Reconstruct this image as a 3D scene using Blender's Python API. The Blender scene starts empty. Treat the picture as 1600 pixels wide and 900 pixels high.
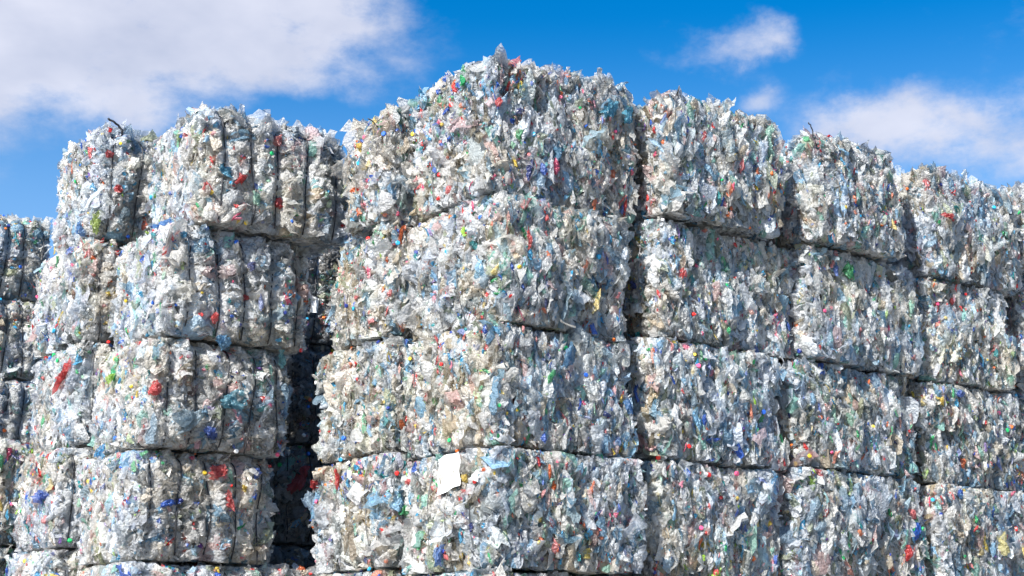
import bpy, math, random
import numpy as np
from mathutils import Vector

SC = bpy.context.scene
COL = SC.collection
R = math.radians

# ------------------------------------------------------------------ camera
FPX, PITCH, CAMZ = 2366.0, R(14.2), 1.35          # focal length in pixels of a 1600 wide frame
cam_d = bpy.data.cameras.new("camera")
cam_d.sensor_width = 36.0
cam_d.lens = 36.0 * FPX / 1600.0
cam_d.clip_start, cam_d.clip_end = 0.1, 5000
cam = bpy.data.objects.new("camera", cam_d)
cam.location = (0, 0, CAMZ)
cam.rotation_euler = (R(90) + PITCH, 0, 0)
COL.objects.link(cam)
SC.camera = cam

# ------------------------------------------------------------------ light
SUN_AZ = R(-147)       # direction towards the sun, measured from +Y (into the picture) clockwise to +X
SUN_EL = R(38)
EXPOSURE = 1.2
SKY_STRENGTH = 0.082
to_sun = Vector((math.sin(SUN_AZ) * math.cos(SUN_EL), math.cos(SUN_AZ) * math.cos(SUN_EL), math.sin(SUN_EL)))
sun_d = bpy.data.lights.new("sun", "SUN")
sun_d.energy = 4.6
sun_d.angle = R(0.5)
sun_d.color = (1.0, 0.98, 0.94)
sun = bpy.data.objects.new("sun", sun_d)
sun.rotation_euler = to_sun.to_track_quat('Z', 'Y').to_euler()
sun.location = (0, 0, 30)
COL.objects.link(sun)

SC.view_settings.view_transform = 'Standard'
SC.view_settings.look = 'None'
SC.view_settings.gamma = 1
SC.view_settings.use_curve_mapping = False
SC.view_settings.exposure = EXPOSURE
SC.cycles.max_bounces = 7
SC.cycles.diffuse_bounces = 4
SC.cycles.glossy_bounces = 3
SC.cycles.transmission_bounces = 3
SC.cycles.transparent_max_bounces = 10
SC.cycles.sample_clamp_indirect = 3.0
SC.cycles.use_denoising = True


def pix_dir(px, py):
    """Direction of a point of the 1600 x 900 photograph, as a unit vector."""
    cx, cy = (px - 800) / FPX, (450 - py) / FPX
    v = Vector((cx, math.cos(PITCH) - cy * math.sin(PITCH), math.sin(PITCH) + cy * math.cos(PITCH)))
    return v.normalized()


def az_el(px, py):
    v = pix_dir(px, py)
    return math.atan2(v.x, v.y), math.asin(v.z)


# world: Nishita sky with fair weather clouds mixed in by direction
W = bpy.data.worlds.new("World")
SC.world = W
W.use_nodes = True
nt = W.node_tree
nt.nodes.clear()


class NT:
    def __init__(self, tree):
        self.t = tree

    def n(self, typ, **kw):
        nd = self.t.nodes.new(typ)
        for k, v in kw.items():
            setattr(nd, k, v)
        return nd

    def link(self, a, b):
        self.t.links.new(a, b)

    def m(self, op, a, b=None, c=None, clamp=False):
        nd = self.n('ShaderNodeMath', operation=op)
        nd.use_clamp = clamp
        for i, v in enumerate((a, b, c)):
            if v is None:
                continue
            if isinstance(v, (int, float)):
                nd.inputs[i].default_value = v
            else:
                self.link(v, nd.inputs[i])
        return nd.outputs[0]


g = NT(nt)
out = g.n('ShaderNodeOutputWorld')
bg = g.n('ShaderNodeBackground')
bg.inputs['Strength'].default_value = SKY_STRENGTH
sky = g.n('ShaderNodeTexSky', sky_type='NISHITA')
sky.sun_disc = False
sky.sun_elevation = SUN_EL
sky.sun_rotation = SUN_AZ
sky.altitude = 0
sky.air_density = 0.9
sky.dust_density = 0.75
sky.ozone_density = 3.0
hsv = g.n('ShaderNodeHueSaturation')
hsv.inputs['Saturation'].default_value = 1.45
hsv.inputs['Value'].default_value = 1.0
g.link(sky.outputs[0], hsv.inputs['Color'])
tc = g.n('ShaderNodeTexCoord')
sep = g.n('ShaderNodeSeparateXYZ')
g.link(tc.outputs['Generated'], sep.inputs[0])
az = g.m('ARCTAN2', sep.outputs[0], sep.outputs[1])
el = g.m('ARCSINE', sep.outputs[2])
# wobble of the cloud edges
nz = g.n('ShaderNodeTexNoise')
nz.inputs['Scale'].default_value = 16.0
nz.inputs['Detail'].default_value = 7.0
nz.inputs['Roughness'].default_value = 0.62
mp = g.n('ShaderNodeMapping')
mp.inputs['Scale'].default_value = (1.0, 1.0, 1.8)
mp.inputs['Location'].default_value = (0.35, 0.1, 0.2)
g.link(tc.outputs['Generated'], mp.inputs[0])
g.link(mp.outputs[0], nz.inputs['Vector'])
nfac = nz.outputs['Fac']
# blobs: pixel centre, half width, half height, weight, tilt
BLOBS = [(190, 20, 330, 90, 1.0), (440, 20, 180, 70, 1.0), (20, 60, 240, 95, 0.9), (-250, 60, 260, 160, 1.0),
         (230, 170, 110, 45, 0.40), (530, 135, 130, 35, 0.30),
         (1380, 195, 120, 52, 0.95), (1500, 235, 140, 50, 0.55), (1590, 170, 90, 45, 0.45), (1800, 190, 150, 70, 0.8),
         (1128, 66, 75, 30, 0.52), (1190, 84, 48, 24, 0.42), (1060, 105, 70, 24, 0.30), (1165, 155, 50, 20, 0.5),
         (-700, -300, 500, 200, 0.9), (2300, -300, 600, 200, 0.9)]
wn = g.n('ShaderNodeTexNoise')
wn.inputs['Scale'].default_value = 11.0
wn.inputs['Detail'].default_value = 8.0
wn.inputs['Roughness'].default_value = 0.6
g.link(tc.outputs['Generated'], wn.inputs['Vector'])
wsep = g.n('ShaderNodeSeparateColor')
g.link(wn.outputs['Color'], wsep.inputs[0])
el_true = el
az = g.m('ADD', az, g.m('MULTIPLY_ADD', wsep.outputs[0], 0.08, -0.04))
el = g.m('ADD', el, g.m('MULTIPLY_ADD', wsep.outputs[1], 0.06, -0.03))
tot = None
for (bx_, by_, hw, hh, wt) in BLOBS:
    a0, e0 = az_el(bx_, by_)
    dx = g.m('DIVIDE', g.m('SUBTRACT', az, a0), hw / FPX)
    dy = g.m('DIVIDE', g.m('SUBTRACT', el, e0), hh / FPX)
    d2 = g.m('ADD', g.m('MULTIPLY', dx, dx), g.m('MULTIPLY', dy, dy))
    f = g.m('MULTIPLY', g.m('POWER', 2.718, g.m('MULTIPLY', d2, -0.9)), wt)
    tot = f if tot is None else g.m('ADD', tot, f)
tot = g.m('MINIMUM', tot, 1.15)
edge = g.m('MULTIPLY_ADD', nfac, 2.6, -1.3)
mask = g.m('ADD', tot, g.m('MULTIPLY', edge, g.m('MULTIPLY_ADD', tot, 0.55, 0.25)))
mr = g.n('ShaderNodeMapRange', interpolation_type='SMOOTHSTEP')
mr.inputs['From Min'].default_value = 0.16
mr.inputs['From Max'].default_value = 1.0
mr.inputs['To Max'].default_value = 0.88
g.link(mask, mr.inputs['Value'])
nz2 = g.n('ShaderNodeTexNoise')
nz2.inputs['Scale'].default_value = 14.0
nz2.inputs['Detail'].default_value = 4.0
g.link(mp.outputs[0], nz2.inputs['Vector'])
cr = g.n('ShaderNodeValToRGB')
cr.color_ramp.elements[0].position = 0.3
cr.color_ramp.elements[0].color = (3.3, 3.5, 4.3, 1)
cr.color_ramp.elements[1].position = 0.75
cr.color_ramp.elements[1].color = (4.7, 4.75, 5.35, 1)
g.link(nz2.outputs['Fac'], cr.inputs[0])
mx = g.n('ShaderNodeMix', data_type='RGBA')
g.link(mr.outputs[0], mx.inputs[0])
veil = g.n('ShaderNodeMapRange', interpolation_type='SMOOTHSTEP')
veil.inputs['From Min'].default_value = R(24.5)
veil.inputs['From Max'].default_value = R(13)
veil.inputs['To Max'].default_value = 0.50
g.link(el_true, veil.inputs['Value'])
mv = g.n('ShaderNodeMix', data_type='RGBA')
g.link(veil.outputs[0], mv.inputs[0])
g.link(hsv.outputs[0], mv.inputs[6])
mv.inputs[7].default_value = (2.3, 3.7, 5.7, 1)
g.link(mv.outputs[2], mx.inputs[6])
g.link(cr.outputs[0], mx.inputs[7])
g.link(mx.outputs[2], bg.inputs['Color'])
g.link(bg.outputs[0], out.inputs['Surface'])

# ------------------------------------------------------------------ materials


def new_mat(name):
    m = bpy.data.materials.new(name)
    m.use_nodes = True
    m.node_tree.nodes.clear()
    return m, NT(m.node_tree)


def plastic_material():
    """Crumpled bottle plastic: own colour per piece (attribute), alpha says how clear the piece is."""
    m, g = new_mat("crumpled_plastic")
    out = g.n('ShaderNodeOutputMaterial')
    at = g.n('ShaderNodeAttribute', attribute_name="Col")
    tc = g.n('ShaderNodeTexCoord')
    n1 = g.n('ShaderNodeTexNoise')
    n1.inputs['Scale'].default_value = 26
    n1.inputs['Detail'].default_value = 5
    n1.inputs['Roughness'].default_value = 0.62
    g.link(tc.outputs['Object'], n1.inputs['Vector'])
    vo = g.n('ShaderNodeTexVoronoi')
    vo.inputs['Scale'].default_value = 34
    g.link(tc.outputs['Object'], vo.inputs['Vector'])
    hgt = g.m('ADD', n1.outputs['Fac'], g.m('MULTIPLY', vo.outputs['Distance'], 0.55))
    bump = g.n('ShaderNodeBump')
    bump.inputs['Strength'].default_value = 1.0
    bump.inputs['Distance'].default_value = 0.030
    g.link(hgt, bump.inputs['Height'])
    # grime that clings to parts of the plastic
    n2 = g.n('ShaderNodeTexNoise')
    n2.inputs['Scale'].default_value = 7
    n2.inputs['Detail'].default_value = 4
    g.link(tc.outputs['Object'], n2.inputs['Vector'])
    gr = g.n('ShaderNodeMapRange')
    gr.inputs['From Min'].default_value = 0.46
    gr.inputs['From Max'].default_value = 0.72
    gr.inputs['To Max'].default_value = 0.32
    g.link(n2.outputs['Fac'], gr.inputs['Value'])
    mg = g.n('ShaderNodeMix', data_type='RGBA', blend_type='MULTIPLY')
    g.link(gr.outputs[0], mg.inputs[0])
    g.link(at.outputs['Color'], mg.inputs[6])
    mg.inputs[7].default_value = (0.72, 0.66, 0.56, 1)
    pr = g.n('ShaderNodeBsdfPrincipled')
    g.link(mg.outputs[2], pr.inputs['Base Color'])
    rr = g.n('ShaderNodeMapRange')
    rr.inputs['To Min'].default_value = 0.16
    rr.inputs['To Max'].default_value = 0.46
    g.link(n2.outputs['Fac'], rr.inputs['Value'])
    g.link(rr.outputs[0], pr.inputs['Roughness'])
    pr.inputs['IOR'].default_value = 1.55
    pr.inputs['Specular IOR Level'].default_value = 0.9
    pr.inputs['Coat Weight'].default_value = 0.7
    pr.inputs['Coat Roughness'].default_value = 0.14
    g.link(bump.outputs[0], pr.inputs['Coat Normal'])
    g.link(bump.outputs[0], pr.inputs['Normal'])
    tl = g.n('ShaderNodeBsdfTranslucent')
    g.link(mg.outputs[2], tl.inputs['Color'])
    g.link(bump.outputs[0], tl.inputs['Normal'])
    m1 = g.n('ShaderNodeMixShader')
    m1.inputs[0].default_value = 0.5
    g.link(pr.outputs[0], m1.inputs[1])
    g.link(tl.outputs[0], m1.inputs[2])
    tr = g.n('ShaderNodeBsdfTransparent')
    mt = g.n('ShaderNodeMix', data_type='RGBA')
    mt.inputs[0].default_value = 0.5
    mt.inputs[6].default_value = (1, 1, 1, 1)
    g.link(at.outputs['Color'], mt.inputs[7])
    g.link(mt.outputs[2], tr.inputs['Color'])
    m2 = g.n('ShaderNodeMixShader')
    # clear pieces let part of the light through, more where the film is flat
    g.link(g.m('MULTIPLY', at.outputs['Alpha'], g.m('MULTIPLY_ADD', n1.outputs['Fac'], 1.8, -0.15, True)), m2.inputs[0])
    g.link(m1.outputs[0], m2.inputs[1])
    g.link(tr.outputs[0], m2.inputs[2])
    g.link(m2.outputs[0], out.inputs['Surface'])
    return m


def core_material():
    m, g = new_mat("packed_plastic")
    out = g.n('ShaderNodeOutputMaterial')
    tc = g.n('ShaderNodeTexCoord')
    mp = g.n('ShaderNodeMapping')
    mp.inputs['Scale'].default_value = (1, 1, 0.45)
    g.link(tc.outputs['Object'], mp.inputs[0])
    vo = g.n('ShaderNodeTexVoronoi')
    vo.inputs['Scale'].default_value = 17
    g.link(mp.outputs[0], vo.inputs['Vector'])
    sp = g.n('ShaderNodeSeparateColor', mode='HSV')
    g.link(vo.outputs['Color'], sp.inputs[0])
    cr = g.n('ShaderNodeValToRGB')
    cr.color_ramp.interpolation = 'CONSTANT'
    e = cr.color_ramp.elements
    e[0].color = (0.52, 0.52, 0.50, 1)
    e[1].position = 0.25
    e[1].color = (0.34, 0.36, 0.38, 1)
    for p, c in ((0.42, (0.60, 0.57, 0.50, 1)), (0.58, (0.28, 0.32, 0.36, 1)), (0.7, (0.44, 0.40, 0.33, 1)),
                 (0.82, (0.18, 0.34, 0.48, 1)), (0.88, (0.68, 0.68, 0.68, 1)), (0.96, (0.45, 0.12, 0.08, 1))):
        x = e.new(p)
        x.color = c
    g.link(sp.outputs[0], cr.inputs[0])
    n1 = g.n('ShaderNodeTexNoise')
    n1.inputs['Scale'].default_value = 22
    n1.inputs['Detail'].default_value = 5
    g.link(mp.outputs[0], n1.inputs['Vector'])
    bump = g.n('ShaderNodeBump')
    bump.inputs['Distance'].default_value = 0.06
    g.link(g.m('ADD', n1.outputs['Fac'], vo.outputs['Distance']), bump.inputs['Height'])
    pr = g.n('ShaderNodeBsdfPrincipled')
    g.link(cr.outputs[0], pr.inputs['Base Color'])
    pr.inputs['Roughness'].default_value = 0.4
    g.link(bump.outputs[0], pr.inputs['Normal'])
    g.link(pr.outputs[0], out.inputs['Surface'])
    return m


def cap_material():
    m, g = new_mat("hard_coloured_plastic")
    out = g.n('ShaderNodeOutputMaterial')
    at = g.n('ShaderNodeAttribute', attribute_name="Col")
    tc = g.n('ShaderNodeTexCoord')
    n = g.n('ShaderNodeTexNoise')
    n.inputs['Scale'].default_value = 40
    g.link(tc.outputs['Object'], n.inputs['Vector'])
    mg = g.n('ShaderNodeMix', data_type='RGBA', blend_type='MULTIPLY')
    g.link(g.m('MULTIPLY', n.outputs['Fac'], 0.5), mg.inputs[0])
    g.link(at.outputs['Color'], mg.inputs[6])
    mg.inputs[7].default_value = (0.7, 0.65, 0.6, 1)
    pr = g.n('ShaderNodeBsdfPrincipled')
    g.link(mg.outputs[2], pr.inputs['Base Color'])
    pr.inputs['Roughness'].default_value = 0.35
    g.link(pr.outputs[0], out.inputs['Surface'])
    return m


def simple_material(name, col, rough=0.5, scale=30, amt=0.3, bump_d=0.0, metal=0.0, transl=0.0):
    m, g = new_mat(name)
    out = g.n('ShaderNodeOutputMaterial')
    tc = g.n('ShaderNodeTexCoord')
    n = g.n('ShaderNodeTexNoise')
    n.inputs['Scale'].default_value = scale
    n.inputs['Detail'].default_value = 5
    g.link(tc.outputs['Object'], n.inputs['Vector'])
    mg = g.n('ShaderNodeMix', data_type='RGBA', blend_type='MULTIPLY')
    g.link(g.m('MULTIPLY', n.outputs['Fac'], amt), mg.inputs[0])
    mg.inputs[6].default_value = (*col, 1)
    mg.inputs[7].default_value = (0.5, 0.48, 0.45, 1)
    pr = g.n('ShaderNodeBsdfPrincipled')
    g.link(mg.outputs[2], pr.inputs['Base Color'])
    pr.inputs['Roughness'].default_value = rough
    pr.inputs['Metallic'].default_value = metal
    if bump_d:
        b = g.n('ShaderNodeBump')
        b.inputs['Distance'].default_value = bump_d
        g.link(n.outputs['Fac'], b.inputs['Height'])
        g.link(b.outputs[0], pr.inputs['Normal'])
    g.link(pr.outputs[0], out.inputs['Surface'])
    return m


M_PLASTIC = plastic_material()
M_CORE = core_material()
M_CAP = cap_material()
M_WIRE = simple_material("dark_binding_wire", (0.018, 0.018, 0.022), 0.5, 60, 0.3)
M_WIRE_GREY = simple_material("grey_binding_wire", (0.16, 0.16, 0.16), 0.4, 60, 0.5, metal=0.5)
M_PAPER = simple_material("white_paper", (0.84, 0.84, 0.82), 0.6, 9, 0.12, 0.004)
M_GROUND = simple_material("yard_concrete", (0.33, 0.32, 0.30), 0.85, 2.5, 0.5, 0.02)

# ------------------------------------------------------------------ noise


def _hash(ix, iy, iz, s):
    h = (ix.astype(np.int64) * 374761393 + iy.astype(np.int64) * 668265263 + iz.astype(np.int64) * 2147483647 + s * 974711) & 0xffffffff
    h = ((h ^ (h >> 13)) * 1274126177) & 0xffffffff
    h = ((h ^ (h >> 16)) * 2246822519) & 0xffffffff
    return ((h ^ (h >> 15)) & 0xffffff) / float(0xffffff)


def vnoise(p, s=0):
    """Value noise in -1..1 for an n x 3 array."""
    i = np.floor(p).astype(np.int64)
    f = p - i
    f = f * f * (3 - 2 * f)
    r = 0
    for a in (0, 1):
        for b in (0, 1):
            for c in (0, 1):
                w = (f[:, 0] if a else 1 - f[:, 0]) * (f[:, 1] if b else 1 - f[:, 1]) * (f[:, 2] if c else 1 - f[:, 2])
                r = r + w * _hash(i[:, 0] + a, i[:, 1] + b, i[:, 2] + c, s)
    return r * 2 - 1


def unit(v):
    return v / np.maximum(np.linalg.norm(v, axis=1, keepdims=True), 1e-9)


# ------------------------------------------------------------------ mesh from arrays


def mesh_from(name, V, F, colors=None, mats=(), midx=None, smooth=False):
    """V n x 3, F list of quads as m x 4 array."""
    me = bpy.data.meshes.new(name)
    nv, nf = len(V), len(F)
    me.vertices.add(nv)
    me.vertices.foreach_set("co", np.ascontiguousarray(V, dtype=np.float32).ravel())
    me.loops.add(nf * 4)
    me.loops.foreach_set("vertex_index", np.ascontiguousarray(F, dtype=np.int32).ravel())
    me.polygons.add(nf)
    me.polygons.foreach_set("loop_start", np.arange(0, nf * 4, 4, dtype=np.int32))
    try:
        me.polygons.foreach_set("loop_total", np.full(nf, 4, dtype=np.int32))
    except Exception:
        pass
    for m in mats:
        me.materials.append(m)
    if midx is not None:
        me.polygons.foreach_set("material_index", np.ascontiguousarray(midx, dtype=np.int32))
    me.polygons.foreach_set("use_smooth", np.full(nf, bool(smooth)))
    if colors is not None:
        a = me.color_attributes.new("Col", 'FLOAT_COLOR', 'POINT')
        a.data.foreach_set("color", np.ascontiguousarray(colors, dtype=np.float32).ravel())
    me.update(calc_edges=True)
    me.validate()
    return me


def link(name, me, parent=None, loc=None):
    o = bpy.data.objects.new(name, me)
    COL.objects.link(o)
    if parent is not None:
        o.parent = parent
    if loc is not None:
        o.location = loc
    return o


def tube_mesh(name, pts, rad, mat, sides=6):
    pts = np.asarray(pts, float)
    n = len(pts)
    tan = unit(np.gradient(pts, axis=0))
    ref = np.array([0.31, 0.52, 0.11]) / 0.61
    a = unit(np.cross(tan, np.broadcast_to(ref, tan.shape)))
    b = np.cross(tan, a)
    V = []
    for k in range(sides):
        t = 2 * math.pi * k / sides
        V.append(pts + rad * (math.cos(t) * a + math.sin(t) * b))
    V = np.stack(V, 1).reshape(-1, 3)
    F = []
    for i in range(n - 1):
        for k in range(sides):
            F.append((i * sides + k, i * sides + (k + 1) % sides, (i + 1) * sides + (k + 1) % sides, (i + 1) * sides + k))
    F.append((0, 3, 2, 1)); F.append((0, 5, 4, 3))
    o = (n - 1) * sides
    F.append((o, o + 1, o + 2, o + 3)); F.append((o, o + 3, o + 4, o + 5))
    return mesh_from(name, V, np.array(F), mats=(mat,), smooth=True)


# ------------------------------------------------------------------ flakes


def flakes(rng, P, N, UP, wid, lng, mode, col, nu=4, nv=5, crumple=0.12):
    """Crumpled pieces of plastic at points P with surface normals N; UP is the direction of the long side.
    mode 'leaf' turns each piece about its long axis (pages pressed on edge), mode 'flat' lays it on the face."""
    n = len(P)
    UPt = unit(UP - N * np.sum(UP * N, 1, keepdims=True))
    S = np.cross(N, UPt)
    if mode == 'leaf':
        spin = rng.normal(0, 0.30, n)
        roll = rng.uniform(-1.15, 1.15, n)
        lift = rng.normal(0.0, 0.28, n)
    elif mode == 'fine':
        spin = rng.normal(0, 0.40, n)
        roll = rng.normal(0, 0.55, n)
        lift = rng.normal(0.0, 0.25, n)
    elif mode == 'broad':
        spin = rng.uniform(-math.pi, math.pi, n)
        roll = rng.normal(0, 0.30, n)
        lift = rng.normal(0, 0.25, n)
    else:
        spin = rng.uniform(-math.pi, math.pi, n)
        roll = rng.normal(0, 0.42, n)
        lift = rng.normal(0, 0.38, n)
    cs, sn = np.cos(spin)[:, None], np.sin(spin)[:, None]
    L = UPt * cs + S * sn
    A = S * cs - UPt * sn
    cr, sr = np.cos(roll)[:, None], np.sin(roll)[:, None]
    A2 = A * cr + N * sr
    N2 = N * cr - A * sr
    cl, sl = np.cos(lift)[:, None], np.sin(lift)[:, None]
    L2 = L * cl + N2 * sl
    N3 = N2 * cl - L * sl
    a = np.linspace(-0.5, 0.5, nu)
    b = np.linspace(-0.5, 0.5, nv)
    AA, BB = np.meshgrid(a, b)
    AA = AA.ravel()[None, :]
    BB = BB.ravel()[None, :]
    rowi = np.repeat(np.arange(nv), nu)
    coli = np.tile(np.arange(nu), nv)
    # rounded, uneven outline: the square grid is squeezed towards a disc
    kr = rng.uniform(0.55, 0.97, (n, 1))
    taper = np.sqrt(np.clip(1 - kr * (BB * 2) ** 2, 0.02, 1))
    ytap = np.sqrt(np.clip(1 - 0.55 * kr * (AA * 2) ** 2, 0.02, 1))
    rw = rng.uniform(0.84, 1.14, (n, nv))[:, rowi]
    w = wid[:, None]
    l = lng[:, None]
    x = AA * w * taper * rw + rng.normal(0, 0.045, (n, nu * nv)) * w
    x = x + (BB ** 2) * w * rng.normal(0, 0.7, (n, 1))
    y = BB * l * ytap + rng.normal(0, 0.035, (n, nu * nv)) * l
    curl = rng.normal(0.75, 0.65, (n, 1))
    z = -curl * (AA ** 2) * w * 1.7 - rng.normal(0.35, 0.5, (n, 1)) * (BB ** 2) * l * 0.8
    z = z + rng.normal(0, 1, (n, nu * nv)) * crumple * np.minimum(w, l)
    ph = rng.uniform(0, 6.28, (n, 1))
    fr = rng.uniform(5, 13, (n, 1))
    z = z + np.sin(AA * fr + BB * rng.normal(0, 4, (n, 1)) + ph) * w * 0.09
    V = P[:, None, :] + x[..., None] * A2[:, None, :] + y[..., None] * L2[:, None, :] + z[..., None] * N3[:, None, :]
    q = []
    for j in range(nv - 1):
        for i in range(nu - 1):
            o = j * nu + i
            q.append((o, o + 1, o + nu + 1, o + nu))
    q = np.array(q)
    F = (q[None] + (np.arange(n) * nu * nv)[:, None, None]).reshape(-1, 4)
    C = np.repeat(col[:, None, :], nu * nv, 1).reshape(-1, 4)
    return V.reshape(-1, 3), F, C


BRIGHT = {
    'red': (0.72, 0.030, 0.025), 'blue': (0.020, 0.12, 0.55), 'sky': (0.03, 0.36, 0.62), 'green': (0.02, 0.42, 0.13),
    'orange': (0.80, 0.17, 0.03), 'yellow': (0.80, 0.58, 0.05), 'teal': (0.03, 0.36, 0.38), 'pink': (0.78, 0.10, 0.22),
    'purple': (0.20, 0.06, 0.42), 'lime': (0.36, 0.60, 0.05), 'navy': (0.02, 0.04, 0.22), 'white': (0.88, 0.88, 0.87),
    'darkgreen': (0.02, 0.13, 0.06), 'brown': (0.20, 0.10, 0.05), 'black': (0.02, 0.02, 0.02)}
BK = list(BRIGHT)
BP = np.array([0.17, 0.15, 0.15, 0.11, 0.08, 0.06, 0.07, 0.05, 0.02, 0.03, 0.04, 0.02, 0.02, 0.02, 0.01])
BP = BP / BP.sum()
BV = np.array([BRIGHT[k] for k in BK])


def plastic_colours(rng, n, tint, bright_share, tint_share=0.16, p=None):
    """RGBA per piece; mostly clear plastic, some tinted bottles, a few strongly coloured scraps."""
    base = np.array(tint)[None, :] * rng.uniform(0.80, 1.12, (n, 1))
    warm = rng.normal(0, 1, (n, 1))
    base = base * (1 + warm * np.array([[0.030, 0.006, -0.030]]))
    col = np.clip(base, 0.05, 0.93)
    k = rng.random(n)
    soft = np.array([(0.38, 0.64, 0.84), (0.55, 0.74, 0.86), (0.42, 0.74, 0.64), (0.76, 0.66, 0.52), (0.50, 0.66, 0.78),
                     (0.62, 0.70, 0.74), (0.80, 0.60, 0.58), (0.30, 0.50, 0.66), (0.40, 0.42, 0.40), (0.56, 0.60, 0.44)])
    idx = rng.integers(0, len(soft), n)
    col = np.where((k < tint_share)[:, None], soft[idx] * rng.uniform(0.75, 1.1, (n, 1)), col)
    j = rng.choice(len(BK), n, p=BP)
    share = np.full(n, bright_share * 1.4)
    if p is not None:
        # printed scraps come in clumps of one colour
        cell = np.floor(p * 4.5 + 0.3 * vnoise(p * 9, 77)[:, None]).astype(np.int64)
        hc = _hash(cell[:, 0], cell[:, 1], cell[:, 2], 4711)
        table = rng.choice(len(BK), 64, p=BP)
        j = np.where(rng.random(n) < 0.55, table[(hc * 63.9).astype(int)], j)
        h2 = _hash(cell[:, 0], cell[:, 1], cell[:, 2], 99)
        share = share * np.where(h2 > 0.8, 2.6, 0.7)
    isb = (k > 1 - share)
    fade = rng.uniform(0, 1, (n, 1)) ** 2 * 0.6
    col = np.where(isb[:, None], BV[j] * (1 - fade) + 0.78 * fade, col)
    alpha = np.where(isb, rng.uniform(0, 0.15, n), rng.uniform(0.10, 0.90, n))
    return np.concatenate([np.clip(col, 0, 0.93), alpha[:, None]], 1), isb


# ------------------------------------------------------------------ the bale


class Bale:
    """Box x 0..W along the strapped face, y 0..D into the stack, z 0..H; front face y=0, side face x=0."""

    def __init__(s, W, D, H, seed, r, wires, wire_axis='front', lumps=1.0):
        s.W, s.D, s.H, s.seed, s.r, s.wires, s.lumps = W, D, H, seed, r, wires, lumps
        s.wire_axis = wire_axis
        s.rise = 0.0
        rng = np.random.default_rng(seed + 999)
        s.shear = rng.normal(0, 0.025, 2)
        s.taper = rng.normal(0, 0.012, 2)

    def surf(s, p):
        """Maps points of the ideal box to the lumpy bale; returns points and normals."""
        W, D, H, r = s.W, s.D, s.H, s.r
        dim = np.array([W, D, H])
        rr = np.array([r, r, r])
        inner = np.clip(p, rr, dim - rr)
        d = (p - inner) / rr
        n = unit(d)
        q = inner + n * rr
        c = p / dim * 2 - 1
        # bulging faces
        barrel = np.clip((1 - c[:, 0] ** 2), 0, 1) * np.clip((1 - c[:, 2] ** 2), 0, 1) * np.abs(n[:, 1]) + \
            np.clip((1 - c[:, 1] ** 2), 0, 1) * np.clip((1 - c[:, 2] ** 2), 0, 1) * np.abs(n[:, 0])
        off = 0.06 * barrel
        off = off + s.lumps * (0.045 * vnoise(q * 2.1, s.seed) + 0.038 * vnoise(q * 5.5, s.seed + 5)) * (1 - 0.35 * np.abs(n[:, 2]))
        if s.wire_axis == 'side':
            # layers pressed on edge leave upright folds
            off = off + 0.040 * np.abs(n[:, 1]) * vnoise(q * np.array([13.0, 8.0, 2.6]), s.seed + 3)
        off = off + 0.02 * s.lumps * vnoise(q * 12.0, s.seed + 9)
        if s.wires:
            ax = 0 if s.wire_axis == 'front' else 1
            face = 1 - np.abs(n[:, ax])
            dist = np.min(np.abs(q[:, ax][:, None] - np.array(s.wires)[None, :]), axis=1)
            gap = (max(dim[ax], 0.5) / (len(s.wires) + 1)) * 0.5
            t = np.clip(dist / gap, 0, 1)
            depth = 0.13 if s.wire_axis == 'front' else 0.03
            off = off + face * depth * (np.sqrt(np.clip(1 - (1 - t) ** 2, 0, 1)) - 0.75)
        q = q + n * off[:, None]
        hz = (q[:, 2] / H)
        q[:, 2] += s.rise * np.clip(q[:, 0] / W, 0, 1) * np.clip(hz, 0, 1)      # sagging or lifted top
        q[:, 0] += s.shear[0] * (hz - 0.5)
        q[:, 1] += s.shear[1] * (hz - 0.5)
        return q, n

    def face_pts(s, rng, face, n, margin=0.0):
        u, v = rng.random(n), rng.random(n)
        W, D, H = s.W, s.D, s.H
        z = np.zeros(n)
        if face == 'front':
            p = np.stack([u * W, z, v * H], 1)
        elif face == 'back':
            p = np.stack([u * W, z + D, v * H], 1)
        elif face == 'side':
            p = np.stack([z, u * D, v * H], 1)
        elif face == 'end':
            p = np.stack([z + W, u * D, v * H], 1)
        elif face == 'top':
            p = np.stack([u * W, v * D, z + H], 1)
        else:
            p = np.stack([u * W, v * D, z], 1)
        return p

    def body(s):
        """Closed lumpy core just below the loose pieces."""
        W, D, H = s.W, s.D, s.H
        Vs, Fs, o = [], [], 0
        step = 0.085

        def grid(fn, nu, nv, flip):
            nonlocal o
            a, b = np.meshgrid(np.linspace(0, 1, nu), np.linspace(0, 1, nv))
            p = fn(a.ravel(), b.ravel())
            q, n = s.surf(p)
            q = q - n * 0.022
            q[:, 2] = 0.03 + np.clip(q[:, 2], 0, None) * (s.H - 0.045) / s.H
            i, j = np.meshgrid(np.arange(nu - 1), np.arange(nv - 1))
            k = (j * nu + i).ravel()
            f = np.stack([k, k + 1, k + nu + 1, k + nu], 1) + o
            if flip:
                f = f[:, ::-1]
            Vs.append(q)
            Fs.append(f)
            o += len(q)
        nW, nD, nH = [max(6, int(x / step)) for x in (W, D, H)]
        Z = lambda a: np.zeros_like(a)
        grid(lambda a, b: np.stack([a * W, Z(a), b * H], 1), nW, nH, False)
        grid(lambda a, b: np.stack([a * W, Z(a) + D, b * H], 1), nW, nH, True)
        grid(lambda a, b: np.stack([Z(a), a * D, b * H], 1), nD, nH, True)
        grid(lambda a, b: np.stack([Z(a) + W, a * D, b * H], 1), nD, nH, False)
        grid(lambda a, b: np.stack([a * W, b * D, Z(a) + H], 1), nW, nD, False)
        grid(lambda a, b: np.stack([a * W, b * D, Z(a)], 1), nW, nD, True)
        return np.concatenate(Vs), np.concatenate(Fs)


UPV = np.array([[0.0, 0.0, 1.0]])


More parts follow.
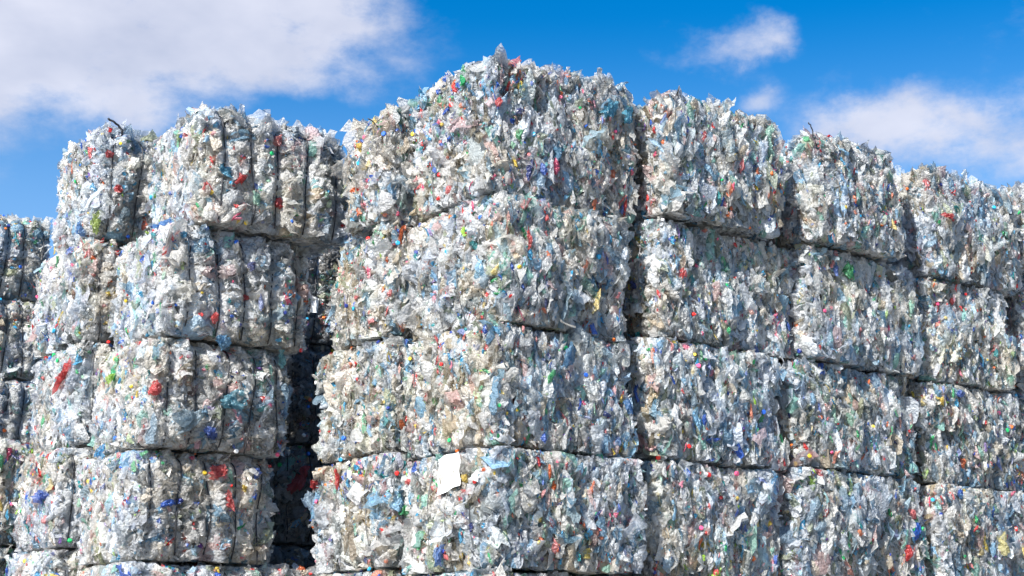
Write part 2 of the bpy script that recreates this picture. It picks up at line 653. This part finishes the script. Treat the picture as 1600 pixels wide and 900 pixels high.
def scatter(b, rng, face, dens, size, mode, tint, bright, out_off=(-0.03, 0.035), elong=1.4, crumple=0.16, nu=4, nv=5, tint_share=0.16):
    area = {'front': b.W * b.H, 'back': b.W * b.H, 'side': b.D * b.H, 'end': b.D * b.H, 'top': b.W * b.D, 'bottom': b.W * b.D}[face]
    n = max(4, int(area * dens))
    p = b.face_pts(rng, face, n)
    q, nr = b.surf(p)
    q = q + nr * rng.uniform(out_off[0], out_off[1], (n, 1))
    up = np.repeat(UPV, n, 0) + rng.normal(0, 0.02, (n, 3))
    if face in ('top', 'bottom'):
        up = unit(rng.normal(0, 1, (n, 3)))
    if face in ('front', 'side', 'end'):
        # the bottom edge is drawn in, which leaves the seam between two bales in shade
        q = q - nr * (0.11 * np.clip(1.2 - p[:, 2] / 0.08, 0, 1) + 0.04 * np.clip(1 - (b.H - p[:, 2]) / 0.04, 0, 1))[:, None]
    if b.wires and b.wire_axis == 'front' and face in ('front', 'top'):
        dw = np.min(np.abs(p[:, 0][:, None] - np.array(b.wires)[None, :]), axis=1)
        q = q - nr * (0.10 * np.clip(1.3 - dw / 0.07, 0, 1))[:, None]
    w = np.minimum(size * np.exp(rng.normal(0, 0.55, n)), size * 2.5)
    l = np.minimum(w * elong * rng.uniform(0.75, 1.35, n), 0.38)
    col, isb = plastic_colours(rng, n, tint, bright, tint_share, p)
    # whole batches of one kind of bottle: patches that are warmer, bluer, clearer
    t1 = vnoise(p * 2.7, b.seed + 31)[:, None]
    t2 = vnoise(p * 6.0, b.seed + 37)[:, None]
    batch = 1 + t1 * np.array([[0.07, 0.015, -0.07]]) + np.minimum(t2, 0) * np.array([[0.30, 0.30, 0.32]])
    col[:, :3] = np.where(isb[:, None], col[:, :3], np.clip(col[:, :3] * batch, 0, 0.93))
    # coloured scraps are smaller than the clear bottles round them and lie outermost
    sc_ = np.where(isb, rng.uniform(0.30, 0.72, n) * min(1.0, 0.06 / size) ** 0.6, 1.0)
    q = q + nr * np.where(isb, 0.02, 0.0)[:, None]
    V, F, C = flakes(rng, q, nr, up, w * sc_, l * np.where(isb, rng.uniform(0.35, 0.75, n), 1.0), mode, col, nu, nv, crumple)
    if face in ('front', 'side', 'end'):
        # pieces are pressed flat against the bales above and below
        jag = 0.022 * vnoise(V * np.array([6.0, 6.0, 0.0]) + 0.5, b.seed + 51)
        lo, hi = 0.026 + jag, b.H - 0.012 + 0.8 * jag
        V[:, 2] = np.where(V[:, 2] < lo, lo + (V[:, 2] - lo) * 0.12, V[:, 2])
        if not b.topmost:
            V[:, 2] = np.where(V[:, 2] > hi, hi + (V[:, 2] - hi) * 0.15, V[:, 2])
    if face == 'end':
        V[:, 0] = np.minimum(V[:, 0], b.W + 0.02 + 0.3 * np.maximum(V[:, 0] - b.W - 0.02, 0))
    if face == 'front' and b.paths:
        # binding wires cut into the film: nothing crosses in front of them
        for path in b.paths:
            m = path[:, 1] < 0.15
            zs, ys, xs = path[m, 2], path[m, 1], path[m, 0]
            o = np.argsort(zs)
            yw = np.interp(V[:, 2], zs[o], ys[o])
            xw = np.interp(V[:, 2], zs[o], xs[o])
            d = np.abs(V[:, 0] - xw)
            lim = yw + 0.012 - np.maximum(d - 0.016, 0) * 1.6
            V[:, 1] = np.where((d < 0.11) & (V[:, 1] < lim), lim + (V[:, 1] - lim) * 0.05, V[:, 1])
    return V, F, C


def caps(b, rng, n, faces):
    """Screw caps: short eight-sided cups with a closed top."""
    Vs, Fs, Cs, o = [], [], [], 0
    ck = np.array([BRIGHT[k] for k in ('red', 'blue', 'sky', 'green', 'orange', 'yellow', 'white', 'navy', 'pink')])
    for f in faces:
        p = b.face_pts(rng, f, n)
        q, nr = b.surf(p)
        ax = unit(nr + rng.normal(0, 0.45, q.shape))
        a = unit(np.cross(ax, rng.normal(0, 1, q.shape)))
        bb = np.cross(ax, a)
        for i in range(n):
            r = rng.uniform(0.016, 0.026)
            c = q[i] + nr[i] * 0.03
            t = np.arange(8) * math.pi / 4
            ring = np.cos(t)[:, None] * a[i] + np.sin(t)[:, None] * bb[i]
            V = np.concatenate([c + r * ring, c + ax[i] * r * 0.85 + r * 0.97 * ring, c + ax[i] * r * 0.95 + r * 0.80 * ring])
            F = [(k, (k + 1) % 8, 8 + (k + 1) % 8, 8 + k) for k in range(8)]
            F += [(8 + k, 8 + (k + 1) % 8, 16 + (k + 1) % 8, 16 + k) for k in range(8)]
            F += [(16, 17, 18, 19), (16, 19, 20, 23), (20, 21, 22, 23)]
            Vs.append(V)
            Fs.append(np.array(F) + o)
            Cs.append(np.repeat(np.array([[*ck[rng.integers(len(ck))], 1.0]]), 24, 0))
            o += 24
    return np.concatenate(Vs), np.concatenate(Fs), np.concatenate(Cs)


YAW = R(36.5)
GROUP_OF = {}
BALES = {}


def build_bale(key, o3, W, D, H, style, label, group, seed, yaw, cheap=False, topmost=False, rise=0.0):
    """o3: world position of the front bottom corner. Returns the Empty."""
    rng = np.random.default_rng(seed)
    strap = style['kind'] == 'strap'
    if strap:
        nw = style.get('nw', 5)
        wires = [W * (0.10 + 0.80 * (k + rng.uniform(-0.06, 0.06)) / (nw - 1)) for k in range(nw)]
        b = Bale(W, D, H, seed, 0.15, wires, 'front', 1.0)
    else:
        nw = 4
        wires = [D * (0.16 + 0.68 * (k + rng.uniform(-0.1, 0.1)) / (nw - 1)) for k in range(nw)]
        b = Bale(W, D, H, seed, 0.085, wires, 'side', 1.2)
    root = bpy.data.objects.new("plastic_bale", None)
    COL.objects.link(root)
    ca, sa = math.cos(yaw), math.sin(yaw)
    ctr = Vector((ca * W / 2 - sa * D / 2, sa * W / 2 + ca * D / 2, 0))
    root.location = Vector(o3) + ctr
    root.rotation_euler = (0, 0, yaw)
    root.empty_display_size = 0.3
    root['label'] = label
    root['category'] = "bale"
    root['group'] = group
    shift = np.array([-W / 2, -D / 2, 0])
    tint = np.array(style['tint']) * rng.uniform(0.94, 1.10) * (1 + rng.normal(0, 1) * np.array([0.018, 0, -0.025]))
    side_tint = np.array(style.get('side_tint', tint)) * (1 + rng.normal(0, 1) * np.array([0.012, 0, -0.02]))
    br = style.get('bright', 0.05) * rng.uniform(0.6, 1.4)
    gz = rng.uniform(0.85, 1.2) * (1.0 if strap else 0.84)
    b.topmost = topmost
    b.rise = rise
    b.paths = []
    if not cheap:
        for xw in wires:
            pts = []
            wob = rng.normal(0, 0.014)
            lean = rng.normal(0, 0.03)
            if strap:
                for z in np.linspace(0.05, H - 0.01, 24):
                    pts.append((xw + wob * math.sin(z * 5 + xw * 7) + lean * (z - H / 2), 0, z))
                for y in np.linspace(0.05, D, 12)[1:]:
                    pts.append((xw, y, H))
            else:
                for z in np.linspace(0.05, H - 0.01, 24):
                    pts.append((0, xw + wob * math.sin(z * 5 + xw * 7) + lean * (z - H / 2), z))
                for x in np.linspace(0.05, W, 12)[1:]:
                    pts.append((x, xw, H))
            q, nr = b.surf(np.array(pts))
            q = q + nr * (0.060 if strap else 0.05)
            for _ in range(8):
                q[1:-1] = (q[:-2] + q[1:-1] * 2 + q[2:]) / 4
            b.paths.append(q)
    if not strap:
        wire_paths, b.paths = b.paths, []
    parts = []
    V0, F0 = b.body()
    nb = len(V0)
    if cheap:
        parts.append(scatter(b, rng, 'front', 170, 0.16, 'flat', tint, br))
        parts.append(scatter(b, rng, 'side', 170, 0.15, 'fine', tint, br))
    elif strap:
        parts.append(scatter(b, rng, 'front', 310, 0.16 * gz, 'broad', tint, br * 0.5, (-0.045, 0.015), 1.4, 0.085, 8, 9))
        parts.append(scatter(b, rng, 'front', 60, 0.07, 'broad', tint, br * 0.5, (-0.01, 0.02), 4.0, 0.10, 5, 10))
        parts.append(scatter(b, rng, 'front', 300, 0.06, 'flat', tint, br * 2.2, (-0.03, 0.015), 1.4, 0.12))
        parts.append(scatter(b, rng, 'side', 1000, 0.060, 'fine', side_tint, br * 0.9, (-0.03, 0.03), 2.0, 0.12, tint_share=0.12))
        parts.append(scatter(b, rng, 'side', 110, 0.045, 'fine', side_tint, br * 0.4, (0.0, 0.03), 5.5, 0.12, 4, 12, tint_share=0.2))
        parts.append(scatter(b, rng, 'top', 170, 0.11, 'flat', tint, br, (-0.03, 0.04) if topmost else (-0.12, -0.06), 1.4))
        parts.append(scatter(b, rng, 'end', 160, 0.12, 'flat', tint, br, (-0.05, 0.02), 1.4))
    else:
        parts.append(scatter(b, rng, 'front', 1150, 0.058 * gz, 'leaf', tint, br * 0.9, (-0.06, 0.04), 2.3, 0.11, tint_share=0.30))
        parts.append(scatter(b, rng, 'front', 130, 0.044, 'leaf', tint, br * 0.4, (-0.03, 0.04), 4.6, 0.12, 4, 12, tint_share=0.34))
        parts.append(scatter(b, rng, 'front', 190, 0.085, 'fine', tint, br * 0.4, (-0.04, 0.03), 1.6, 0.10, 6, 7, tint_share=0.26))
        parts.append(scatter(b, rng, 'side', 360, 0.12 * gz, 'flat', side_tint, br * 0.5, (-0.04, 0.025), 1.4, 0.09, 7, 8, tint_share=0.14))
        parts.append(scatter(b, rng, 'side', 620, 0.048, 'fine', side_tint, br, (-0.02, 0.03), 1.8, 0.12, tint_share=0.16))
        parts.append(scatter(b, rng, 'side', 60, 0.055, 'fine', (0.50, 0.44, 0.33), br, (-0.01, 0.03), 4.5, 0.12, 4, 12, tint_share=0.3))
        parts.append(scatter(b, rng, 'top', 190, 0.10, 'flat', tint, br, (-0.03, 0.05) if topmost else (-0.10, -0.04), 1.5))
        parts.append(scatter(b, rng, 'end', 220, 0.09, 'leaf', tint, br, (-0.05, 0.02), 2.0))
    if not cheap:
        for f_ in ('front', 'side'):
            parts.append(scatter(b, rng, f_, 120, 0.040, 'flat', tint, 0.80, (-0.01, 0.025), 1.3, 0.10, 3, 4))
    if style.get('ragged'):
        # bigger loose film that sticks out of the edges of the bale
        n = style['ragged']
        t = rng.random(n)
        top = rng.random(n) < 0.65
        p = np.where(top[:, None], np.stack([rng.random(n) * W, np.where(rng.random(n) < .5, 0, rng.random(n) * D), np.full(n, H)], 1),
                     np.stack([np.full(n, W), np.zeros(n), rng.random(n) * H], 1))
        q, nr = b.surf(p)
        col, isb = plastic_colours(rng, n, tint, 0.05, 0.12)
        nn = unit(nr + rng.normal(0, 0.6, nr.shape))
        side_ = unit(np.cross(nn, rng.normal(0, 1, nn.shape)))
        parts.append(flakes(rng, q + nr * 0.02, side_, nr, rng.uniform(0.03, 0.08, n), rng.uniform(0.06, 0.16, n), 'fine', col, 5, 6, 0.16))
    Vs, Fs, Cs, o = [V0], [F0], [np.tile([[0.3, 0.3, 0.3, 0.0]], (nb, 1))], nb
    mi = [np.ones(len(F0), int)]
    for (v, f, c) in parts:
        Vs.append(v); Fs.append(f + o); Cs.append(c); o += len(v)
        mi.append(np.zeros(len(f), int))
    V = np.concatenate(Vs) + shift
    me = mesh_from("compressed_plastic", V, np.concatenate(Fs), np.concatenate(Cs), (M_PLASTIC, M_CORE), np.concatenate(mi), smooth=True)
    link("compressed_plastic", me, root)
    if not cheap:
        for q in (b.paths if strap else wire_paths):
            link("binding_wire", tube_mesh("binding_wire", q + shift, 0.0072 if strap else 0.0045, M_WIRE if strap else M_WIRE_GREY), root)
        cv, cf, cc = caps(b, rng, 6, ('front', 'side'))
        co = link("bottle_caps", mesh_from("bottle_caps", cv + shift, cf, cc, (M_CAP,)), root)
        co['kind'] = "stuff"
    BALES[key] = (root, b, shift, yaw, Vector(o3))
    return root


T3 = lambda yaw: Vector((math.cos(yaw), math.sin(yaw), 0))
L3 = lambda yaw: Vector((-math.sin(yaw), math.cos(yaw), 0))
CAMV = Vector((0, 0, CAMZ))


def world_at(px, py, depth):
    d = pix_dir(px, py)
    return CAMV + d * (depth / d.y)


def span(P, axis, px):
    """How far along axis from P one must go to be seen at picture column px."""
    # camera space x / z ratio
    fw = Vector((0, math.cos(PITCH), math.sin(PITCH)))
    k = (px - 800) / FPX
    p = P - CAMV
    # (p.x + a.x w) = k (p.fw + a.fw w)
    return (k * p.dot(fw) - p.x) / (axis.x - k * axis.dot(fw))


WHITE = (0.86, 0.86, 0.86)
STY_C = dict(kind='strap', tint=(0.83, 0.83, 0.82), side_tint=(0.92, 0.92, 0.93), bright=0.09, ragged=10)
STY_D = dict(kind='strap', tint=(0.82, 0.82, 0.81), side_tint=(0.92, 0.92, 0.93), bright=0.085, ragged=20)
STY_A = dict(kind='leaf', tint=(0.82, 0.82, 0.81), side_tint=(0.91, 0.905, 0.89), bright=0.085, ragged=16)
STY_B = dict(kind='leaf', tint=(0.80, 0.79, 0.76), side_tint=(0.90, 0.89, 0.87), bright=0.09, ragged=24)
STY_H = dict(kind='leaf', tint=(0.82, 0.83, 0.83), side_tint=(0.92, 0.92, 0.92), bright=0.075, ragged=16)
STY_G = dict(kind='strap', tint=(0.42, 0.42, 0.42), bright=0.06)  # same plastic, tinted darker: the gap's shade is painted into the colour

# stack: name for labels, depth, style, rows of (xL, xC, xR, yTop, yBottom); None = default width
ORD = ["top", "second", "third", "fourth", "fifth", "sixth", "seventh"]
STACKS = [
    ("A", 13.0, STY_A, "tallest stack at the centre", [
        (640, 764, 1004, 90, 300), (632, 782, 992, 303, 502), (626, 766, 1003, 502, 696), (628, 768, 1014, 696, 890)]),
    ("B", 14.15, STY_B, "narrow stack right of the dark gap", [
        (545, 606, None, 166, 345), (520, 606, None, 345, 522), (498, 602, None, 522, 706), (474, 604, None, 706, 889)]),
    ("C", 14.5, STY_C, "wire-tied stack left of the dark gap", [
        (212, 318, 548, 160, 344), (158, 268, 490, 344, 520), (138, 236, 455, 520, 696), (112, 208, 432, 696, 876)]),
    ("D", 15.6, STY_D, "white stack behind the big wire-tied one", [
        (84, 152, None, 198, 366), (48, 132, None, 366, 532), (30, 120, None, 532, 694), (26, 88, None, 694, 856)]),
    ("E", 20.2, STY_C, "distant wire-tied stack by the edge of the photo", [
        (None, -60, 78, 326, 454), (None, -64, 76, 454, 582), (None, -60, 74, 582, 710)]),
    ("F", 16.7, STY_B, "low bale pile at the picture's bottom left edge", [
        (None, -20, None, 694, 852)]),
    ("H", 13.97, STY_H, "first stack right of the tallest one", [
        (None, 1040, 1230, 150, 332), (None, 1030, 1248, 332, 526), (None, 1022, 1230, 526, 716), (None, 1022, 1234, 716, 906)]),
    ("I", 15.08, STY_H, "second stack right of the tallest one", [
        (None, 1268, 1416, 205, 374), (None, 1262, 1448, 374, 560), (None, 1248, 1434, 560, 730), (None, 1246, 1462, 730, 908)]),
    ("J", 16.3, STY_H, "third stack right of the tallest one", [
        (None, 1452, 1598, 262, 428), (None, 1448, 1584, 428, 594), (None, 1446, 1622, 594, 756), (None, 1470, 1650, 756, 918)]),
    ("K", 17.5, STY_H, "last stack at the far right edge", [
        (None, 1622, None, 285, 440), (None, 1606, None, 440, 596)]),
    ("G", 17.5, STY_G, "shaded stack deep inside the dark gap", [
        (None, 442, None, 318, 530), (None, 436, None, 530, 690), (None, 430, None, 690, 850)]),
]
DESC = {
    "A": ["grey ragged", "silvery beige", "creamy grey", "lumpy off-white"], "B": ["small bright", "cream", "brownish cream", "cream and rust flecked"],
    "C": ["bulging", "blue-tinted", "rounded", "creased beige"], "D": ["white wire-tied", "chalky white", "pale", "narrow white"],
}


def label_for(k, name, i, n):
    d = DESC.get(k, [""] * 9)
    w = d[i] if i < len(d) else ""
    pos = "top" if i == 0 else ORD[i] + "-from-top"
    art = "" if w == "" else w + " "
    return (art + "plastic bale, " + pos + " in the " + name).strip()


seed = 100
for (k, depth, sty, name, rows) in STACKS:
    grp = "bales in the " + name
    zb = None
    rr = random.Random(ord(k))
    last = None
    zprev = None
    for i, (xl, xc, xr, yt, yb) in enumerate(rows):
        seed += 7
        yaw = YAW + R(rr.uniform(-2.2, 2.2))
        dpt = depth + rr.uniform(-0.05, 0.05) + (0.08 * (1.5 - i) if k == 'A' else 0.05 * (1.5 - i) if k in 'HIJ' else 0) + (0.16 if k in 'HIJ' and i > 0 else 0)
        pt = world_at(xc, yt, dpt)
        pb = world_at(xc, yb, dpt)
        zt = pt.z if zprev is None else zprev
        P = world_at(xc, (yt + yb) / 2, dpt)
        W_ = span(P, T3(yaw), xr) if xr is not None else 1.5
        D_ = span(P, L3(yaw), xl) if xl is not None else 1.2
        P = P + T3(yaw) * 0.03 + L3(yaw) * 0.03
        W_ -= 0.07 + ((0.07 if i else 0.04) if k in 'AHI' else 0)
        D_ -= 0.06
        W_ = min(max(W_, 0.9), 1.9)
        D_ = min(max(D_, 0.8), 1.35)
        o3 = Vector((P.x, P.y, pb.z))
        build_bale(k + str(i), o3, W_, D_, zt - pb.z, sty, label_for(k, name, i, len(rows)), grp, seed, yaw, topmost=(i == 0), rise={'A0': 0.13, 'C0': -0.05, 'H0': 0.03}.get(k + str(i), 0.0))
        zprev = pb.z
        last = (P, W_, D_, yaw)
    # the rows below, down to the ground
    n = max(1, round(zprev / 1.12))
    h = zprev / n
    for j in range(n):
        seed += 7
        i = len(rows) + j
        P, W_, D_, yaw = last
        yaw = YAW + R(rr.uniform(-2, 2))
        hid = j > 0 or k in "KE"
        if k == 'C' and j == 0:
            W_ = 2.05
        build_bale(k + str(i), Vector((P.x + rr.uniform(-.03, .03), P.y + rr.uniform(-.03, .03), zprev - h)), W_, D_, h, sty,
                   label_for(k, name, i, 0), grp, seed, yaw, cheap=hid)
        zprev -= h

# ------------------------------------------------------------------ ground
gm = bpy.data.meshes.new("ground")
gm.from_pydata([(-900, -300, 0), (900, -300, 0), (900, 1500, 0), (-900, 1500, 0)], [], [(0, 1, 2, 3)])
gm.materials.append(M_GROUND)
go = link("ground", gm)
go['kind'] = "structure"

# ------------------------------------------------------------------ single pieces one can pick out


def on_bale(key, px, py, face, off=0.075):
    """Point and outward normal (in the bale's own axes, shifted) where the sight line of a photo point meets a face."""
    root, b, shift, yaw, o3 = BALES[key]
    d = pix_dir(px, py)
    n = -L3(yaw) if face == 'front' else -T3(yaw)
    t = (o3 - CAMV).dot(n) / d.dot(n)
    p = CAMV + d * t - o3
    lx, ly, lz = p.dot(T3(yaw)), p.dot(L3(yaw)), p.z
    q = np.array([[lx, 0 if face == 'front' else ly, lz]])
    if face == 'side':
        q[0, 0] = 0
    q[:, 0] = np.clip(q[:, 0], 0, b.W); q[:, 1] = np.clip(q[:, 1], 0, b.D); q[:, 2] = np.clip(q[:, 2], 0, b.H)
    q, nr = b.surf(q)
    return q[0] + nr[0] * off + shift, nr[0], root


def scrap(key, px, py, face, w, l, colour, label, clear=0.4, name="plastic_scrap", spin=0.0, seed=1):
    q, nr, root = on_bale(key, px, py, face)
    rng = np.random.default_rng(seed + int(px))
    up = np.array([[math.sin(spin), 0.0, math.cos(spin)]])
    if face == 'side':
        up = np.array([[0.0, math.sin(spin), math.cos(spin)]])
    c = np.array([[*(0.85 * v_ + 0.08 for v_ in colour), clear]])
    V, F, C = [], [], []
    o = 0
    for k in range(2):
        v, f, cc = flakes(rng, (q + nr * 0.014 * k)[None], nr[None], up, np.array([1.25 * w * (1 - .35 * k)]), np.array([1.2 * l * (1 - .3 * k)]), 'fine', c, 8, 9, 0.07)
        V.append(v); F.append(f + o); C.append(cc); o += len(v)
    ob = link(name, mesh_from(name, np.concatenate(V), np.concatenate(F), np.concatenate(C), (M_PLASTIC,), smooth=True), root)
    ob['label'] = label
    return ob


B_ = BRIGHT
SCR = [
    ("A0", 942, 187, 'front', .13, .22, (0.05, 0.40, 0.58), "blue-green crushed bottle"),
    ("A0", 975, 198, 'front', .10, .18, (0.05, 0.42, 0.60), "teal crushed bottle"),
    ("A0", 774, 163, 'front', .06, .08, B_['red'], "small red scrap"),
    ("A0", 806, 180, 'front', .05, .05, B_['navy'], "navy blue scrap"),
    ("A0", 860, 245, 'front', .08, .18, (0.05, 0.25, 0.42), "blue film strip"),
    ("A0", 830, 120, 'front', .13, .16, (0.78, 0.76, 0.72), "crumpled white film"),
    ("A1", 812, 378, 'front', .04, .20, B_['red'], "narrow red strip"),
    ("A1", 655, 425, 'side', .09, .22, (0.50, 0.45, 0.36), "brown-grey folded film"),
    ("A2", 976, 634, 'front', .09, .14, (0.02, 0.20, 0.50), "bright blue scrap"),
    ("A2", 880, 560, 'front', .10, .26, (0.10, 0.30, 0.50), "blue bottle pressed lengthwise"),
    ("A2", 845, 590, 'front', .05, .12, B_['green'], "green scrap"),
    ("A2", 905, 530, 'front', .18, .24, (0.45, 0.52, 0.56), "large grey-blue film"),
    ("A3", 636, 797, 'side', .09, .12, B_['green'], "bright green scrap"),
    ("A3", 652, 785, 'side', .09, .10, B_['white'], "white scrap"),
    ("A3", 745, 748, 'side', .06, .07, B_['yellow'], "yellow scrap"),
    ("A3", 710, 870, 'side', .10, .18, (0.10, 0.25, 0.60), "blue film"),
    ("A3", 655, 756, 'side', .05, .05, B_['red'], "red cap-sized scrap"),
    ("C0", 322, 292, 'front', .08, .10, B_['red'], "orange-red scrap"),
    ("C0", 369, 283, 'front', .07, .15, B_['red'], "red strip"),
    ("C0", 432, 318, 'front', .12, .10, B_['red'], "red printed wrapper"),
    ("C0", 432, 218, 'front', .14, .10, (0.80, 0.28, 0.26), "pale red film"),
    ("C0", 394, 312, 'front', .10, .15, (0.50, 0.78, 0.62), "white and green label"),
    ("C0", 345, 265, 'front', .20, .12, (0.04, 0.38, 0.60), "bright blue crushed bottle"),
    ("C1", 258, 350, 'side', .14, .20, (0.05, 0.25, 0.60), "blue film"),
    ("C1", 348, 428, 'front', .16, .12, (0.85, 0.70, 0.68), "white film with red print"),
    ("C1", 377, 466, 'front', .10, .06, B_['red'], "red scrap"),
    ("C1", 385, 420, 'front', .07, .09, B_['navy'], "white and navy scrap"),
    ("C1", 325, 500, 'front', .06, .10, B_['red'], "red scrap"),
    ("C1", 340, 526, 'front', .12, .14, (0.10, 0.35, 0.60), "light blue film"),
    ("C1", 288, 460, 'front', .22, .22, (0.80, 0.78, 0.72), "big pale crumpled bottle"),
    ("C2", 220, 602, 'front', .10, .13, B_['red'], "red scrap"),
    ("C2", 350, 630, 'front', .26, .16, (0.10, 0.40, 0.52), "teal-blue film"),
    ("C2", 322, 678, 'front', .13, .10, B_['blue'], "dark blue printed wrapper"),
    ("C2", 290, 660, 'front', .45, .16, (0.30, 0.42, 0.50), "long grey-blue film"),
    ("C2", 435, 565, 'front', .10, .16, (0.25, 0.60, 0.60), "pale teal bottle"),
    ("C2", 192, 592, 'side', .10, .10, B_['lime'], "lime green scrap"),
    ("C3", 336, 740, 'front', .16, .13, B_['red'], "crimson film"),
    ("C3", 344, 785, 'front', .06, .18, B_['red'], "red strip"),
    ("C3", 394, 740, 'front', .08, .11, B_['blue'], "blue scrap"),
    ("C3", 200, 832, 'side', .20, .20, (0.80, 0.84, 0.86), "clear round bottle base"),
    ("C3", 164, 710, 'side', .10, .16, (0.04, 0.36, 0.68), "bright blue scrap"),
    ("C3", 374, 765, 'front', .07, .07, B_['yellow'], "yellow scrap"),
    ("D0", 150, 345, 'front', .10, .22, (0.36, 0.48, 0.04), "lime green bottle piece"),
    ("D0", 132, 355, 'side', .18, .20, (0.10, 0.30, 0.62), "blue film"),
    ("D0", 170, 245, 'front', .07, .09, B_['red'], "red scrap"),
    ("D0", 176, 300, 'front', .08, .09, B_['red'], "crimson scrap"),
    ("D2", 112, 593, 'side', .30, .10, B_['red'], "red wrapper"),
    ("D3", 83, 775, 'side', .16, .12, B_['blue'], "dark blue film"),
    ("B0", 578, 232, 'side', .06, .06, B_['yellow'], "yellow scrap"),
    ("B1", 592, 380, 'side', .04, .04, B_['green'], "green scrap"),
    ("B3", 540, 745, 'side', .06, .20, B_['red'], "red strip"),
    ("B3", 497, 757, 'side', .14, .08, B_['red'], "red scrap"),
    ("B3", 560, 840, 'side', .08, .42, (0.42, 0.34, 0.24), "long brown folded film"),
    ("H0", 1090, 158, 'front', .20, .10, (0.03, 0.30, 0.40), "teal crushed bottle"),
    ("H1", 1055, 430, 'front', .06, .09, B_['red'], "red scrap"),
    ("H1", 1105, 395, 'front', .10, .14, (0.50, 0.70, 0.70), "pale teal film"),
    ("I1", 1320, 425, 'front', .09, .16, B_['green'], "green scrap"),
    ("I0", 1380, 225, 'front', .16, .18, (0.70, 0.72, 0.72), "clear bottle body"),
    ("J0", 1465, 342, 'front', .16, .06, B_['red'], "red and white wrapper"),
    ("J2", 1453, 628, 'front', .05, .12, B_['yellow'], "yellow scrap"),
    ("J2", 1482, 617, 'front', .08, .08, B_['blue'], "blue scrap"),
    ("G2", 464, 752, 'front', .10, .34, B_['red'], "red plastic strip deep in the gap"),
    ("G2", 438, 768, 'front', .16, .24, (0.80, 0.80, 0.78), "pale round bottle end in the gap"),
    ("J3", 1550, 850, 'front', .08, .24, (0.75, 0.68, 0.30), "pale yellow strip"),
    ("I3", 1320, 835, 'front', .08, .06, (0.80, 0.25, 0.08), "orange scrap"),
]
for i_, (k_, x_, y_, f_, w_, l_, c_, lb_) in enumerate(SCR):
    scrap(k_, x_, y_, f_, w_, l_, c_, lb_, seed=i_)

# ends of binding wire that stand up from the top edges
for (k_, x_, y_, dx_, dz_, rad_) in (("D0", 188, 204, -0.16, 0.10, 0.012), ("A0", 745, 112, -0.06, 0.10, 0.006), ("B0", 600, 200, -0.12, 0.10, 0.006),
                                     ("A0", 668, 158, -0.04, 0.12, 0.005), ("I0", 1268, 208, -0.06, 0.14, 0.007), ("H0", 1052, 160, -0.05, 0.08, 0.005)):
    q_, nr_, root_ = on_bale(k_, x_, y_ + 10, 'side' if x_ in (745, 668, 600) else 'front', 0.02)
    rng_ = np.random.default_rng(int(x_))
    pts_ = [q_ + np.array([0.02, 0.02, -0.06])]
    for t_ in np.linspace(0, 1, 8):
        pts_.append(q_ + np.array([dx_ * t_ + rng_.normal(0, .006), rng_.normal(0, .006), dz_ * t_ ** 0.6 + 0.03]))
    link("wire_end", tube_mesh("wire_end", pts_, rad_, M_WIRE), root_)


# blank paper sheet hooked on a wire of the lowest fully seen central bale
def sheet(name, key, px, py, face, w, h, tilt, mat, label, cat, off=0.095, seed=3, wave=0.012):
    q, nr, root = on_bale(key, px, py, face, off)
    rng = np.random.default_rng(seed)
    nx, nz = 13, 17
    a, b = np.meshgrid(np.linspace(-.5, .5, nx), np.linspace(-.5, .5, nz))
    a, b = a.ravel(), b.ravel()
    z = wave * np.sin(a * 7 + b * 3 + 1) + wave * 0.6 * np.sin(b * 9 + 2)
    x = a * w * (1 + 0.03 * np.sin(b * 11)) + 0.03 * w * b
    y = b * h + 0.035 * h * np.sin(a * 3.0 + 0.5) * (b < 0) + 0.02 * h * np.cos(a * 9) * (b > 0.4)
    ct, st = math.cos(tilt), math.sin(tilt)
    x, y = x * ct - y * st, x * st + y * ct
    th = 0.0012
    yaw = BALES[key][3]
    T, L = T3(yaw), L3(yaw)
    if face == 'front':
        ax, an = np.array(T), -np.array(L)
    else:
        ax, an = -np.array(L), -np.array(T)
    base = np.array(root.location) + np.array(T) * q[0] + np.array(L) * q[1] + np.array([0, 0, q[2]])
    P = x[:, None] * ax + z[:, None] * an + y[:, None] * np.array([0, 0, 1.0])
    P2 = P - an * th
    k = nx * nz
    F = []
    for j in range(nz - 1):
        for i in range(nx - 1):
            o = j * nx + i
            F.append((o, o + 1, o + nx + 1, o + nx))
            F.append((k + o + nx, k + o + nx + 1, k + o + 1, k + o))
    rim = [i for i in range(nx)] + [j * nx + nx - 1 for j in range(1, nz)] + [(nz - 1) * nx + i for i in range(nx - 2, -1, -1)] + [j * nx for j in range(nz - 2, 0, -1)]
    for i in range(len(rim)):
        p0, p1 = rim[i], rim[(i + 1) % len(rim)]
        F.append((p0, k + p0, k + p1, p1))
    o = link(name, mesh_from(name, np.concatenate([P, P2]), np.array(F), mats=(mat,), smooth=False), None, Vector(base))
    o['label'] = label
    o['category'] = cat
    return o


sheet("paper_sheet", "A3", 722, 741, 'side', 0.34, 0.31, 0.10, M_PAPER, "blank white paper sheet hanging on the lumpy off-white bale", "paper sheet")
sheet("paper_tag", "C1", 490, 478, 'front', 0.09, 0.17, -0.12, M_PAPER, "small white paper tag at the edge of the dark gap", "paper tag", 0.06, 5, 0.01)
